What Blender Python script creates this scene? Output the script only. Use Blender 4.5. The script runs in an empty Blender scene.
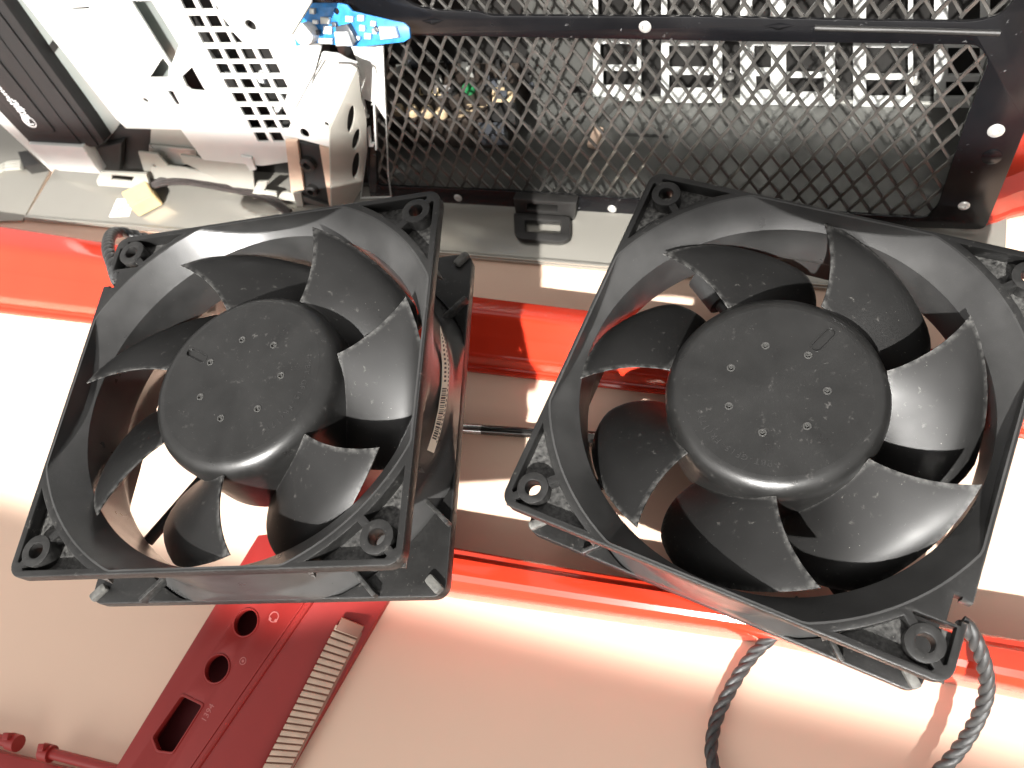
import bpy, bmesh, math, random
from mathutils import Vector, Matrix
random.seed(7)
MM = 0.001
SC = bpy.context.scene
COL = SC.collection
# ------------------------------------------------------------------ camera
W, H, F, D = 1024, 768, 801.2, 272.0
CB = Matrix(((0.967176436, 0.0, -0.254105767),
             (0.115175427, 0.891379463, 0.438380285),
             (0.226504662, -0.453257822, 0.862121212)))      # camera <- world
cam = bpy.data.cameras.new('camera'); camo = bpy.data.objects.new('camera', cam); COL.objects.link(camo)
cam.sensor_width = 36; cam.lens = F / W * 36; cam.clip_start = 0.01; cam.clip_end = 20
camo.matrix_world = Matrix.Translation((0, 0, D * MM)) @ CB.transposed().to_4x4()
cam.dof.use_dof = True; cam.dof.focus_distance = 0.235; cam.dof.aperture_fstop = 22
SC.camera = camo
CAMP = Vector((0, 0, D))
PHI = math.radians(-15.8)
U = Vector((math.cos(PHI), math.sin(PHI), 0)); V = Vector((-math.sin(PHI), math.cos(PHI), 0)); Z = Vector((0, 0, 1))
# ------------------------------------------------------------------ light
wd = bpy.data.worlds.new('World'); SC.world = wd; wd.use_nodes = True
bg = wd.node_tree.nodes['Background']; bg.inputs[0].default_value = (1.0, 0.965, 0.93, 1); bg.inputs[1].default_value = 0.64
def area(name, loc, d, xdir, sx, sy, power, col, spread):
    l = bpy.data.lights.new(name, 'AREA'); l.shape = 'RECTANGLE'; l.size = sx * MM; l.size_y = sy * MM
    l.energy = power; l.color = col; l.spread = math.radians(spread)
    o = bpy.data.objects.new(name, l); COL.objects.link(o)
    z = -d.normalized(); x = (xdir - xdir.dot(z) * z).normalized(); y = z.cross(x)
    m = Matrix((x, y, z)).transposed().to_4x4(); m.translation = loc * MM; o.matrix_world = m
    return o
EL, AZ = math.radians(43), math.radians(-6)
SUND = (V * math.cos(AZ) + U * math.sin(AZ)) * math.cos(EL) - Z * math.sin(EL)
_x = (U - U.dot(SUND) * SUND).normalized(); _y = (-SUND).cross(_x)
# window sunlight split into two lamps, the gap standing in for an unseen phone's shadow: the lower lights the desk and fans, the upper one the top of the case
for _a, _b in ((V * 29, V * 216), (V * 209 + Z * 38, V * 340 + Z * 190)):
    n0, n1 = _a.dot(_y), _b.dot(_y)
    area('window_sunlight', U * -150 + V * 60 + _y * ((n0 + n1) / 2 - (V * 60).dot(_y)) - SUND * 700, SUND, U, 900, n1 - n0, 0.0104 * (n1 - n0), (1.0, 0.975, 0.935), 1.4)
_wl = U * -330 + V * -620 + Z * 560
area('window_skylight', _wl, (U * -60 + V * 120 - _wl), U, 900, 600, 2.9, (1.0, 0.965, 0.93), 170)
vs = SC.view_settings; vs.view_transform = 'Standard'; vs.look = 'None'; vs.exposure = 0; vs.gamma = 1
SC.cycles.max_bounces = 8; SC.cycles.use_denoising = True

# ------------------------------------------------------------------ materials
MATS = {}
def mat(name, col, rough=0.5, metal=0.0, var=0.0, vscale=150, bump=0.0, bscale=900, dust=0.0, coat=0.0, spec=0.5, rvar=0.0, col2=None, scratch=0.0, edge=0.0, dustcol=(0.42, 0.40, 0.37)):
    if name in MATS: return MATS[name]
    m = bpy.data.materials.new(name); m.use_nodes = True; nt = m.node_tree; N = nt.nodes; Lk = nt.links
    b = N['Principled BSDF']
    b.inputs['Base Color'].default_value = (*col, 1); b.inputs['Roughness'].default_value = rough
    b.inputs['Metallic'].default_value = metal; b.inputs['Coat Weight'].default_value = coat; b.inputs['Coat Roughness'].default_value = 0.06
    b.inputs['Specular IOR Level'].default_value = spec
    tc = N.new('ShaderNodeTexCoord')
    def noise(sc, det=4, dist=0.0, ro=0.55):
        n = N.new('ShaderNodeTexNoise'); n.inputs['Scale'].default_value = sc; n.inputs['Detail'].default_value = det
        n.inputs['Distortion'].default_value = dist; n.inputs['Roughness'].default_value = ro
        Lk.new(tc.outputs['Object'], n.inputs['Vector']); return n
    def ramp(src, a, bb):
        r = N.new('ShaderNodeMapRange'); r.inputs['From Min'].default_value = a; r.inputs['From Max'].default_value = bb
        r.clamp = True; Lk.new(src, r.inputs['Value']); return r.outputs['Result']
    def mix(fac, c1, c2):
        x = N.new('ShaderNodeMix'); x.data_type = 'RGBA'
        if isinstance(fac, float): x.inputs['Factor'].default_value = fac
        else: Lk.new(fac, x.inputs['Factor'])
        for k, c in (('A', c1), ('B', c2)):
            s = [i for i in x.inputs if i.name == k and i.type == 'RGBA'][0]
            if isinstance(c, tuple): s.default_value = (*c, 1)
            else: Lk.new(c, s)
        return [o for o in x.outputs if o.type == 'RGBA'][0]
    cur = col
    if var > 0:
        n = noise(vscale); c2 = col2 or tuple(min(1, c * (1 + var)) for c in col); c1 = col if col2 else tuple(c * (1 - var) for c in col)
        cur = mix(ramp(n.outputs['Fac'], 0.3, 0.7), c1, c2)
    rsock = None
    if rvar > 0:
        n = noise(vscale * 1.7); r = N.new('ShaderNodeMapRange'); r.inputs['From Min'].default_value = 0.3; r.inputs['From Max'].default_value = 0.7
        r.inputs['To Min'].default_value = max(0.02, rough - rvar); r.inputs['To Max'].default_value = min(1, rough + rvar)
        Lk.new(n.outputs['Fac'], r.inputs['Value']); Lk.new(r.outputs['Result'], b.inputs['Roughness'])
    if dust > 0:
        a = noise(420, 6, 0.4, 0.7); g = noise(38, 3); sp = noise(1500, 2)
        f1 = ramp(a.outputs['Fac'], 0.66 - 0.10 * dust, 0.80); f2 = ramp(g.outputs['Fac'], 0.42, 0.68)
        mu = N.new('ShaderNodeMath'); mu.operation = 'MULTIPLY'; Lk.new(f1, mu.inputs[0]); Lk.new(f2, mu.inputs[1])
        f3 = ramp(sp.outputs['Fac'], 0.735, 0.80)
        ad = N.new('ShaderNodeMath'); ad.operation = 'MAXIMUM'; Lk.new(mu.outputs[0], ad.inputs[0]); Lk.new(f3, ad.inputs[1])
        mm_ = N.new('ShaderNodeMath'); mm_.operation = 'MULTIPLY'; Lk.new(ad.outputs[0], mm_.inputs[0]); mm_.inputs[1].default_value = min(1, dust)
        cur = mix(mm_.outputs[0], cur, dustcol)
    if edge > 0:
        ge = N.new('ShaderNodeNewGeometry'); f = ramp(ge.outputs['Pointiness'], 0.53, 0.66); en = noise(700, 3); fe = ramp(en.outputs['Fac'], 0.35, 0.65)
        mu = N.new('ShaderNodeMath'); mu.operation = 'MULTIPLY'; Lk.new(f, mu.inputs[0]); Lk.new(fe, mu.inputs[1])
        m2 = N.new('ShaderNodeMath'); m2.operation = 'MULTIPLY'; Lk.new(mu.outputs[0], m2.inputs[0]); m2.inputs[1].default_value = edge
        cur = mix(m2.outputs[0], cur, (0.32, 0.315, 0.30))
    if scratch > 0:
        mp = N.new('ShaderNodeMapping'); mp.inputs['Rotation'].default_value = (0.3, 0.2, 0.6); mp.inputs['Scale'].default_value = (60, 1400, 400)
        Lk.new(tc.outputs['Object'], mp.inputs['Vector'])
        n = N.new('ShaderNodeTexNoise'); n.inputs['Scale'].default_value = 1; n.inputs['Detail'].default_value = 3; Lk.new(mp.outputs[0], n.inputs['Vector'])
        f = ramp(n.outputs['Fac'], 0.70, 0.78); mu = N.new('ShaderNodeMath'); mu.operation = 'MULTIPLY'; Lk.new(f, mu.inputs[0]); mu.inputs[1].default_value = scratch
        cur = mix(mu.outputs[0], cur, (0.5, 0.5, 0.5))
    if not isinstance(cur, tuple): Lk.new(cur, b.inputs['Base Color'])
    if bump > 0:
        n = noise(bscale, 5); bp = N.new('ShaderNodeBump'); bp.inputs['Strength'].default_value = bump; bp.inputs['Distance'].default_value = 0.0004
        Lk.new(n.outputs['Fac'], bp.inputs['Height']); Lk.new(bp.outputs['Normal'], b.inputs['Normal'])
    MATS[name] = m; return m
M_fan = mat('fan_plastic', (0.038, 0.0377, 0.0373), 0.33, spec=0.75, var=0.35, vscale=60, bump=0.10, bscale=2600, dust=0.25, rvar=0.06)
M_fanflange = mat('fan_flange_plastic', (0.0125, 0.0123, 0.012), 0.42, var=0.35, vscale=60, bump=0.12, bscale=2600, dust=0.6, rvar=0.08, edge=0.35)
M_blade = mat('fan_blade_plastic', (0.0125, 0.0123, 0.0121), 0.46, spec=0.4, var=0.25, vscale=40, bump=0.06, bscale=3000, dust=0.5, rvar=0.06, edge=0.55)
M_hub = mat('fan_hub_plastic', (0.013, 0.0128, 0.0124), 0.33, spec=0.65, var=0.3, vscale=70, bump=0.08, bscale=3000, dust=0.6, rvar=0.06, scratch=0.02, dustcol=(0.26, 0.25, 0.235))
M_rib = mat('dusty_rib_plastic', (0.11, 0.108, 0.10), 0.6, var=0.5, vscale=400, bump=.2, bscale=1500)
M_pin = mat('worn_pin', (0.07, 0.069, 0.066), 0.35, metal=0.2)
M_emb = mat('embossed_plastic', (0.026, 0.0255, 0.025), 0.4)
M_red = mat('red_gloss_plastic', (0.57, 0.037, 0.015), 0.16, var=0.08, vscale=20, coat=0.6, spec=0.5)
M_reddark = mat('red_satin_plastic', (0.30, 0.022, 0.019), 0.38, var=0.1, vscale=25, spec=0.5, bump=0.02)
M_redmark = mat('red_relief_mark', (0.52, 0.16, 0.15), 0.4)
M_redin = mat('red_inner_shade', (0.10, 0.008, 0.01), 0.6)  # darker red imitates the shade inside the port arm
M_desk = mat('desk_laminate', (0.80, 0.575, 0.44), 0.38, var=0.03, vscale=6, spec=0.4, bump=0.015, bscale=1800)
M_white = mat('painted_zinc_sheet', (0.70, 0.71, 0.685), 0.42, metal=0.15, var=0.05, vscale=30)
M_zinc = mat('zinc_sheet', (0.50, 0.50, 0.465), 0.34, metal=0.55, var=0.12, vscale=25, rvar=0.1, bump=0.02, bscale=60)
M_panel = mat('satin_steel_panel', (0.37, 0.355, 0.315), 0.2, metal=0.55, var=0.06, vscale=14, rvar=0.06)
M_grey = mat('grey_steel', (0.10, 0.10, 0.093), 0.4, metal=0.3, var=0.12, vscale=30)
M_rail = mat('grey_green_steel', (0.33, 0.36, 0.34), 0.35, metal=0.45, var=0.1, vscale=18, rvar=.08)
M_beige = mat('beige_grey_and_shaded_sheet', (0.36, 0.35, 0.31), 0.5, metal=0.0, var=0.08, vscale=30)  # also darkened to imitate shade on the bracket side and lower flanges
M_black = mat('black_painted_steel', (0.006, 0.006, 0.007), 0.22, var=0.2, vscale=50, scratch=0.35, rvar=0.06, bump=0.02)
M_mesh = mat('mesh_gunmetal', (0.115, 0.11, 0.102), 0.3, metal=0.6, var=0.3, vscale=120)
M_dark = mat('dark_plastic', (0.018, 0.017, 0.016), 0.5, var=0.3, vscale=80)
M_drive = mat('drive_bezel_plastic', (0.020, 0.0197, 0.020), 0.5, spec=0.3, var=0.08, vscale=200, bump=0.05, bscale=3000)
M_ink = mat('white_ink', (0.85, 0.85, 0.85), 0.5)
M_chrome = mat('chrome', (0.75, 0.74, 0.72), 0.14, metal=1.0)
M_rivet = mat('bright_rivet', (0.50, 0.49, 0.47), 0.3, metal=0.4)
M_darkchrome = mat('dark_steel', (0.10, 0.095, 0.09), 0.16, metal=0.9, var=0.2)
M_pcb = mat('blue_circuit_board', (0.02, 0.20, 0.52), 0.4, var=0.3, vscale=300, coat=0.3)
M_comp = mat('white_component', (0.78, 0.79, 0.78), 0.35)
M_chip = mat('dark_component', (0.06, 0.065, 0.075), 0.3)
M_board = mat('motherboard_laminate', (0.035, 0.027, 0.022), 0.4, var=0.5, vscale=220)
M_tan = mat('tan_plastic', (0.52, 0.40, 0.25), 0.45)
M_green = mat('green_plastic', (0.02, 0.18, 0.06), 0.4)
M_cream = mat('cream_connector_plastic', (0.60, 0.46, 0.24), 0.4, var=0.04)
M_paper = mat('label_paper', (0.85, 0.76, 0.62), 0.7, var=0.05)
M_whitepaper = mat('white_label_paper', (0.78, 0.77, 0.74), 0.7)
M_print = mat('label_print', (0.05, 0.045, 0.04), 0.6)
M_grille = mat('grille_plastic', (0.57, 0.42, 0.32), 0.4, var=0.12, vscale=200)
M_grilleb = mat('grille_backing', (0.27, 0.13, 0.09), 0.5)
M_cable = mat('cable_grey_sleeve', (0.038, 0.038, 0.038), 0.48, var=0.4, vscale=500, bump=0.25, bscale=3500)
M_wire = mat('dark_wire', (0.035, 0.028, 0.026), 0.45, var=0.3, vscale=300)
M_rubber = mat('black_rubber', (0.02, 0.02, 0.02), 0.6)
M_peach = mat('peach_mount', (0.62, 0.45, 0.34), 0.5, var=0.08)

# ------------------------------------------------------------------ helpers (millimetres, world space unless a matrix is given)
def ray(x, y):
    return CB.transposed() @ Vector(((x - W / 2) / F, (H / 2 - y) / F, -1))
class Plane:
    def __init__(s, o, x, y):
        s.o = Vector(o); s.x = Vector(x).normalized(); y = Vector(y); s.y = (y - y.dot(s.x) * s.x).normalized(); s.z = s.x.cross(s.y)
    def px(s, x, y, d=0.0):
        r = ray(x, y); o = s.o + s.z * d; k = (o - CAMP).dot(s.z) / r.dot(s.z); p = CAMP + r * k - s.o
        return (p.dot(s.x), p.dot(s.y))
    def pts(s, L, d=0.0): return [s.px(a, b, d) for a, b in L]
    def w(s, a, b, d=0.0): return s.o + s.x * a + s.y * b + s.z * d
    def mat(s, d=0.0):
        m = Matrix((s.x, s.y, s.z)).transposed().to_4x4(); m.translation = s.o + s.z * d; return m
def onz(x, y, z):
    r = ray(x, y); return CAMP + r * ((z - D) / r.z)
LOC = {}
def finish(name, me, m, parent=None, label=None, cat=None, group=None, kind=None, smooth=30, base=None, loc_mat=None):
    """me holds world millimetres; the object's parent frame is removed here"""
    for mm in (m if isinstance(m, (list, tuple)) else [m]): me.materials.append(mm)
    if smooth:
        me.polygons.foreach_set('use_smooth', [True] * len(me.polygons))
        me.set_sharp_from_angle(angle=math.radians(smooth))
    o = bpy.data.objects.new(name, me); COL.objects.link(o)
    if parent is not None:
        o.parent = parent
        o.matrix_parent_inverse = LOC.get(parent.name, Matrix()).inverted()
        LOC[o.name] = Matrix()
    tag(o, label, cat, group, kind); return o
def tag(o, label=None, cat=None, group=None, kind=None):
    if label: o['label'] = label
    if cat: o['category'] = cat
    if group: o['group'] = group
    if kind: o['kind'] = kind
    return o
def thing(name, label, cat, loc=(0, 0, 0), group=None):
    o = bpy.data.objects.new(name, None); COL.objects.link(o); o.location = Vector(loc) * MM; o.empty_display_size = 0.02
    LOC[o.name] = Matrix.Translation(Vector(loc) * MM)
    return tag(o, label, cat, group)
def mesh_from(bm, M=None):
    if M is not None: bmesh.ops.transform(bm, matrix=M, verts=bm.verts)
    bmesh.ops.scale(bm, vec=(MM, MM, MM), verts=bm.verts)
    me = bpy.data.meshes.new('m'); bm.to_mesh(me); bm.free(); return me
def curve_bm(bm, outlines, z0, z1, bevel=0.0, M=None, res=1):
    cu = bpy.data.curves.new('c', 'CURVE'); cu.dimensions = '2D'; cu.fill_mode = 'BOTH'
    cu.extrude = max(1e-4, (z1 - z0) / 2 - bevel); cu.bevel_depth = bevel; cu.bevel_resolution = res; cu.offset = -bevel
    for L in outlines:
        s = cu.splines.new('POLY'); s.points.add(len(L) - 1); s.use_cyclic_u = True
        for p, q in zip(s.points, L): p.co = (q[0], q[1], 0, 1)
    ob = bpy.data.objects.new('c', cu); me = bpy.data.meshes.new_from_object(ob)
    T = Matrix.Translation((0, 0, (z0 + z1) / 2))
    if M is not None: T = M @ T
    me.transform(T)
    b2 = bmesh.new(); b2.from_mesh(me); bmesh.ops.remove_doubles(b2, verts=b2.verts, dist=0.003)
    b2.to_mesh(me); b2.free(); bm.from_mesh(me)
    bpy.data.objects.remove(ob); bpy.data.curves.remove(cu); bpy.data.meshes.remove(me)
def plate(name, outlines, z0, z1, m, parent=None, M=None, bevel=0.0, **k):
    bm = bmesh.new(); curve_bm(bm, outlines, z0, z1, bevel, M); return finish(name, mesh_from(bm), m, parent, **k)
def circ(cx, cy, r, n=24, a0=0.0): return [(cx + r * math.cos(a0 + 2 * math.pi * i / n), cy + r * math.sin(a0 + 2 * math.pi * i / n)) for i in range(n)]
def rrect(x0, y0, x1, y1, r, n=5):
    L = []
    for cx, cy, a in ((x1 - r, y1 - r, 0), (x0 + r, y1 - r, 90), (x0 + r, y0 + r, 180), (x1 - r, y0 + r, 270)):
        for i in range(n + 1):
            t = math.radians(a + 90 * i / n); L.append((cx + r * math.cos(t), cy + r * math.sin(t)))
    return L
def round_poly(L, r, n=4):
    out = []
    for i in range(len(L)):
        p0, p, p1 = Vector(L[i - 1]), Vector(L[i]), Vector(L[(i + 1) % len(L)])
        a = (p0 - p); b = (p1 - p); rr = min(r, a.length * 0.45, b.length * 0.45); A = p + a.normalized() * rr; B = p + b.normalized() * rr
        for k in range(n + 1):
            t = k / n; q = A * (1 - t) ** 2 + p * 2 * t * (1 - t) + B * t * t; out.append((q.x, q.y))
    return out
def lathe_bm(bm, prof, n=48, M=None, closed=False):
    rings = []
    for r, z in prof:
        if r < 1e-6: rings.append([bm.verts.new((M @ Vector((0, 0, z))) if M else (0, 0, z))])
        else: rings.append([bm.verts.new((M @ Vector((r * math.cos(2 * math.pi * i / n), r * math.sin(2 * math.pi * i / n), z))) if M else (r * math.cos(2 * math.pi * i / n), r * math.sin(2 * math.pi * i / n), z)) for i in range(n)])
    for a, b in zip(rings, rings[1:]):
        for i in range(n):
            j = (i + 1) % n
            if len(a) == 1 and len(b) == 1: continue
            if len(a) == 1: bm.faces.new((a[0], b[i], b[j]))
            elif len(b) == 1: bm.faces.new((a[i], a[j], b[0]))
            else: bm.faces.new((a[i], a[j], b[j], b[i]))
    bmesh.ops.recalc_face_normals(bm, faces=bm.faces)
def loft_bm(bm, rings, cap=True, closed=True):
    vs = [[bm.verts.new(p) for p in r] for r in rings]; n = len(rings[0])
    for a, b in zip(vs, vs[1:]):
        for i in range(n if closed else n - 1):
            j = (i + 1) % n; bm.faces.new((a[i], a[j], b[j], b[i]))
    if cap: bm.faces.new(vs[0][::-1]); bm.faces.new(vs[-1])
    bmesh.ops.recalc_face_normals(bm, faces=bm.faces)
def box_bm(bm, x0, y0, z0, x1, y1, z1, M=None, bev=0.0):
    b2 = bmesh.new(); bmesh.ops.create_cube(b2, size=1, matrix=Matrix.Translation(((x0 + x1) / 2, (y0 + y1) / 2, (z0 + z1) / 2)) @ Matrix.Diagonal((x1 - x0, y1 - y0, z1 - z0, 1)))
    if bev > 0: bmesh.ops.bevel(b2, geom=list(b2.edges), offset=bev, segments=2, affect='EDGES', profile=0.5)
    if M is not None: bmesh.ops.transform(b2, matrix=M, verts=b2.verts)
    me = bpy.data.meshes.new('t'); b2.to_mesh(me); b2.free(); bm.from_mesh(me); bpy.data.meshes.remove(me)
def boxo(name, x0, y0, z0, x1, y1, z1, m, parent=None, M=None, bev=0.0, **k):
    bm = bmesh.new(); box_bm(bm, x0, y0, z0, x1, y1, z1, M, bev); return finish(name, mesh_from(bm), m, parent, **k)
def spline(P, n=10):
    P = [Vector(p) for p in P]; out = []
    for i in range(len(P) - 1):
        p0 = P[max(i - 1, 0)]; p1 = P[i]; p2 = P[i + 1]; p3 = P[min(i + 2, len(P) - 1)]
        for k in range(n):
            t = k / n; out.append(0.5 * ((2 * p1) + (p2 - p0) * t + (2 * p0 - 5 * p1 + 4 * p2 - p3) * t * t + (3 * p1 - p0 - 3 * p2 + p3) * t ** 3))
    out.append(P[-1]); return out
def frames(path):
    fr = []; up = Vector((0, 0, 1))
    for i, p in enumerate(path):
        t = (path[min(i + 1, len(path) - 1)] - path[max(i - 1, 0)]).normalized()
        x = up - up.dot(t) * t
        if x.length < 1e-3: x = Vector((1, 0, 0)) - t.x * t
        x.normalize(); up = x; fr.append((p, x, t.cross(x)))
    return fr
def tube_bm(bm, path, r, n=10):
    loft_bm(bm, [[p + (x * math.cos(2 * math.pi * i / n) + y * math.sin(2 * math.pi * i / n)) * r for i in range(n)] for p, x, y in frames(path)])
def braid_bm(bm, path, R, r, pitch, k=3, n=8):
    fr = frames(path); s = [0.0]
    for a, b in zip(path, path[1:]): s.append(s[-1] + (b - a).length)
    for q in range(k):
        pp = [p + (x * math.cos(2 * math.pi * (s[i] / pitch + q / k)) + y * math.sin(2 * math.pi * (s[i] / pitch + q / k))) * R for i, (p, x, y) in enumerate(fr)]
        tube_bm(bm, pp, r, n)
def text_bm(bm, body, size, M, ext=0.12, align='CENTER', space=1.0):
    cu = bpy.data.curves.new('t', 'FONT'); cu.body = body; cu.size = size; cu.extrude = ext; cu.align_x = align; cu.align_y = 'CENTER'; cu.space_character = space; cu.resolution_u = 2
    ob = bpy.data.objects.new('t', cu); me = bpy.data.meshes.new_from_object(ob); me.transform(M); bm.from_mesh(me)
    bpy.data.objects.remove(ob); bpy.data.curves.remove(cu); bpy.data.meshes.remove(me)

# ------------------------------------------------------------------ the surface
desk = boxo('desk', -900, -500, -20, 700, 1100, 0, M_desk, kind='structure', smooth=0)

# ------------------------------------------------------------------ red bezel: two rails and the port arm
bez = thing('front_bezel', 'glossy red plastic bezel frame with long rails and audio port holes under the fans', 'bezel', (U * -100 + V * 40))
def uvz(u, v, z): return U * u + V * v + Z * z
def rail(stations, name, **k):
    bm = bmesh.new(); rings = []
    for u, vn, vf, h in stations:
        w = vf - vn
        prof = [(0, 0.2), (-.02, h * .04), (-.01, h * .10), (.02, h * .13), (.05, h * .13), (.07, h * .16), (.085, h * .44), (.105, h * .50), (.14, h * .55), (.34, h * .74), (.37, h * .765), (.41, h * .79), (.53, h * .915), (.57, h * .965), (.61, h * .99), (.65, h), (.69, h * .995), (.73, h * .98), (.94, h * .865), (.98, h * .83), (1.0, h * .78), (1.0, 0.2)]
        rings.append([uvz(u, vn + w * a, z) for a, z in prof])
    loft_bm(bm, rings); return finish(name, mesh_from(bm), M_red, bez, smooth=24, **k)
rail([(-520, 114, 163, 25), (-390, 117.5, 157, 24), (-250, 120, 150.5, 22.5), (-125, 121, 146, 21), (-50, 122.5, 145.5, 19), (40, 124, 146, 17.5), (180, 126, 148, 17)], 'rail', label='rear red rail with soft ridge running behind both fans')
def lowrail(stations, name, **k):
    bm = bmesh.new(); rings = []
    for u, vn, vf, h in stations:
        w = vf - vn
        prof = [(0, 0.2), (0, h * .55), (.03, h * .72), (.10, h * .86), (.20, h * .95), (.34, h), (.60, h), (.72, h * .985), (.78, h * .94), (.84, h * .90), (.95, h * .88), (1.0, h * .84), (1.0, 0.2)]
        rings.append([uvz(u, vn + w * a, z) for a, z in prof])
    loft_bm(bm, rings); return finish(name, mesh_from(bm), M_red, bez, smooth=24, **k)
lowrail([(-150, 31.5, 47, 19.5), (-107, 33.2, 47.5, 19.5), (-60, 37.2, 49.5, 19), (0, 42.5, 53, 18.5), (65, 43.5, 57, 18), (180, 46, 60, 18)], 'rail', label='front red rail catching the light below the fans')
AZT = 18.0
armP = Plane(uvz(-185, -20, AZT), U, V)
def armpt(x, y, z=AZT): p = onz(x, y, z); return p
a_l0, a_l1 = armpt(115, 768), armpt(213, 608); a_r0, a_r1 = armpt(190, 768), armpt(303, 604)
ext0, ext1 = 0.9, 1.5
def line(a, b, t): return a + (b - a) * t
L0, L1 = line(a_l0, a_l1, -ext0), line(a_l0, a_l1, ext1); R0, R1 = line(a_r0, a_r1, -ext0), line(a_r0, a_r1, ext1 * 1.02)
def topl(L): return [((p - armP.o).dot(armP.x), (p - armP.o).dot(armP.y)) for p in L]
def scale_c(L, k):
    cx = sum(p[0] for p in L) / len(L); cy = sum(p[1] for p in L) / len(L); return [(cx + (a - cx) * k, cy + (b - cy) * k) for a, b in L]
c1 = armP.px(246, 622.5); c2 = armP.px(217, 668.6)
hex_ = round_poly(armP.pts([(181.6, 696), (202, 706), (173, 752), (158, 750), (153, 737)]), 1.0)
armtop = plate('port_panel', [topl([L0, R0, R1, L1]), circ(*c1, 4.5), circ(*c2, 4.5), hex_], -2.4, 0, M_reddark, bez, armP.mat(), bevel=0.5)
for nm, c, L in (('port_rim', c1, None), ('port_rim', c2, None), ('port_rim', None, hex_)):
    A = circ(*c, 5.05) if c else scale_c(L, 1.1); B = circ(*c, 4.55) if c else scale_c(L, 1.01)
    plate(nm, [A, B], 0.03, 0.28, M_reddark, armtop, armP.mat(), bevel=0.1)
bm = bmesh.new()
ic = armP.px(274, 617); curve_bm(bm, [circ(*ic, 1.9), circ(*ic, 1.55)], 0.02, 0.10, 0, armP.mat())
for s in (-1, 1): curve_bm(bm, [circ(ic[0] + s * 1.2, ic[1] - 1.0, .6, 10)], 0.02, 0.12, 0, armP.mat())
ic2 = armP.px(243, 661); curve_bm(bm, [circ(*ic2, 1.3), circ(*ic2, 1.0)], 0.02, 0.10, 0, armP.mat()); curve_bm(bm, [circ(*ic2, .5, 10)], 0.02, 0.1, 0, armP.mat())
ic3 = armP.px(208, 713)
text_bm(bm, '1394', 3.0, armP.mat() @ Matrix.Translation((*ic3, 0.05)) @ Matrix.Rotation(math.radians(80), 4, 'Z'), ext=0.04)
finish('port_symbols', mesh_from(bm), M_redmark, armtop, smooth=0)
# inner bottom behind the ports, left wall, step and sloping flank
bm = bmesh.new(); lw = lambda p, z: Vector((p.x, p.y, z))
loft_bm(bm, [[lw(L0, 0.2), lw(L0, AZT - 2.5), lw(L0, AZT - 2.5) + U * 2, lw(L0, 0.2) + U * 2], [lw(L1, 0.2), lw(L1, AZT - 2.5), lw(L1, AZT - 2.5) + U * 2, lw(L1, 0.2) + U * 2]])
finish('inner_wall', mesh_from(bm), M_reddark, bez, smooth=0)
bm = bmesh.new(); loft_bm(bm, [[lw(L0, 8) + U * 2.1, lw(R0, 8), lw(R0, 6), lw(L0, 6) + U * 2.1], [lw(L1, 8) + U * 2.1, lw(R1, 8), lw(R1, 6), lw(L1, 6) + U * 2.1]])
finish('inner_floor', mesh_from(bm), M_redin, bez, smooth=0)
f_r0, f_r1 = onz(291, 768, 2), onz(386, 604, 2)
FR0, FR1 = line(f_r0, f_r1, -ext0), line(f_r0, f_r1, ext1 * 1.02)
bm = bmesh.new(); rings = []
for a, b in ((R0, FR0), (R1, FR1)):
    a1 = lw(a, AZT - 0.5) + U * 0.15; a2 = lw(a, AZT - 2.6) + U * 0.6; b1 = lw(b, 2.5); b2 = lw(b, 0.3)
    rings.append([a1, a1 + U * 1.1 - Z * .1, a1 + U * 1.7 - Z * .9, a2 + U * 1.3, line(a2 + U * 2.2, b1, .5) + Z * 1.2, b1, b2, b2 - U * 3, a2 - Z * 3, a2 - U * .05])
loft_bm(bm, rings); finish('flank', mesh_from(bm), M_reddark, bez, smooth=24)
# grille on the flank
gA = [(264, 765), (338, 623)]; gB = [(291, 765), (361, 631)]
fo = line(lw(a_r0, AZT - 2) + U * 2.5, f_r0 + Z * .8, .5); fx = (f_r0 + Z * .8) - (lw(a_r0, AZT - 2) + U * 2.5); fy = f_r1 - f_r0
GP = Plane(fo + Z * 2.2, fx, fy)
gl = GP.pts([(250, 795), (338, 623), (363, 632), (279, 795)])
gr = plate('side_grille', [round_poly(gl, 1.2)], -1.0, 0.6, M_grilleb, bez, GP.mat())
NG = 25
def gpt(t, s): 
    a = (254 + (338 - 254) * t, 787 + (623 - 787) * t); b = (281 + (361 - 281) * t, 787 + (632 - 787) * t)
    return GP.px(a[0] + (b[0] - a[0]) * s, a[1] + (b[1] - a[1]) * s)
for i in range(NG):
    t0 = i / NG; t1 = (i + .74) / NG
    plate('slat', [[gpt(t0, -.05), gpt(t0, .97), gpt(t1, .97), gpt(t1, -.05)]], 0.5, 1.4, M_grille, gr, GP.mat(), bevel=0.2)
plate('end_cap', [[gpt(.965, .02), gpt(.965, .99), gpt(1.04, .99), gpt(1.04, .02)]], 0.5, 2.2, M_grilleb, gr, GP.mat(), bevel=0.3)
# block of the bezel that the left fan stands on (under its hub)
bm = bmesh.new(); box_bm(bm, -158, 50, 0.2, -136, 104, 48.2, Matrix((U, V, Z)).transposed().to_4x4(), 1.5); finish('standoff', mesh_from(bm), M_reddark, bez)

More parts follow.
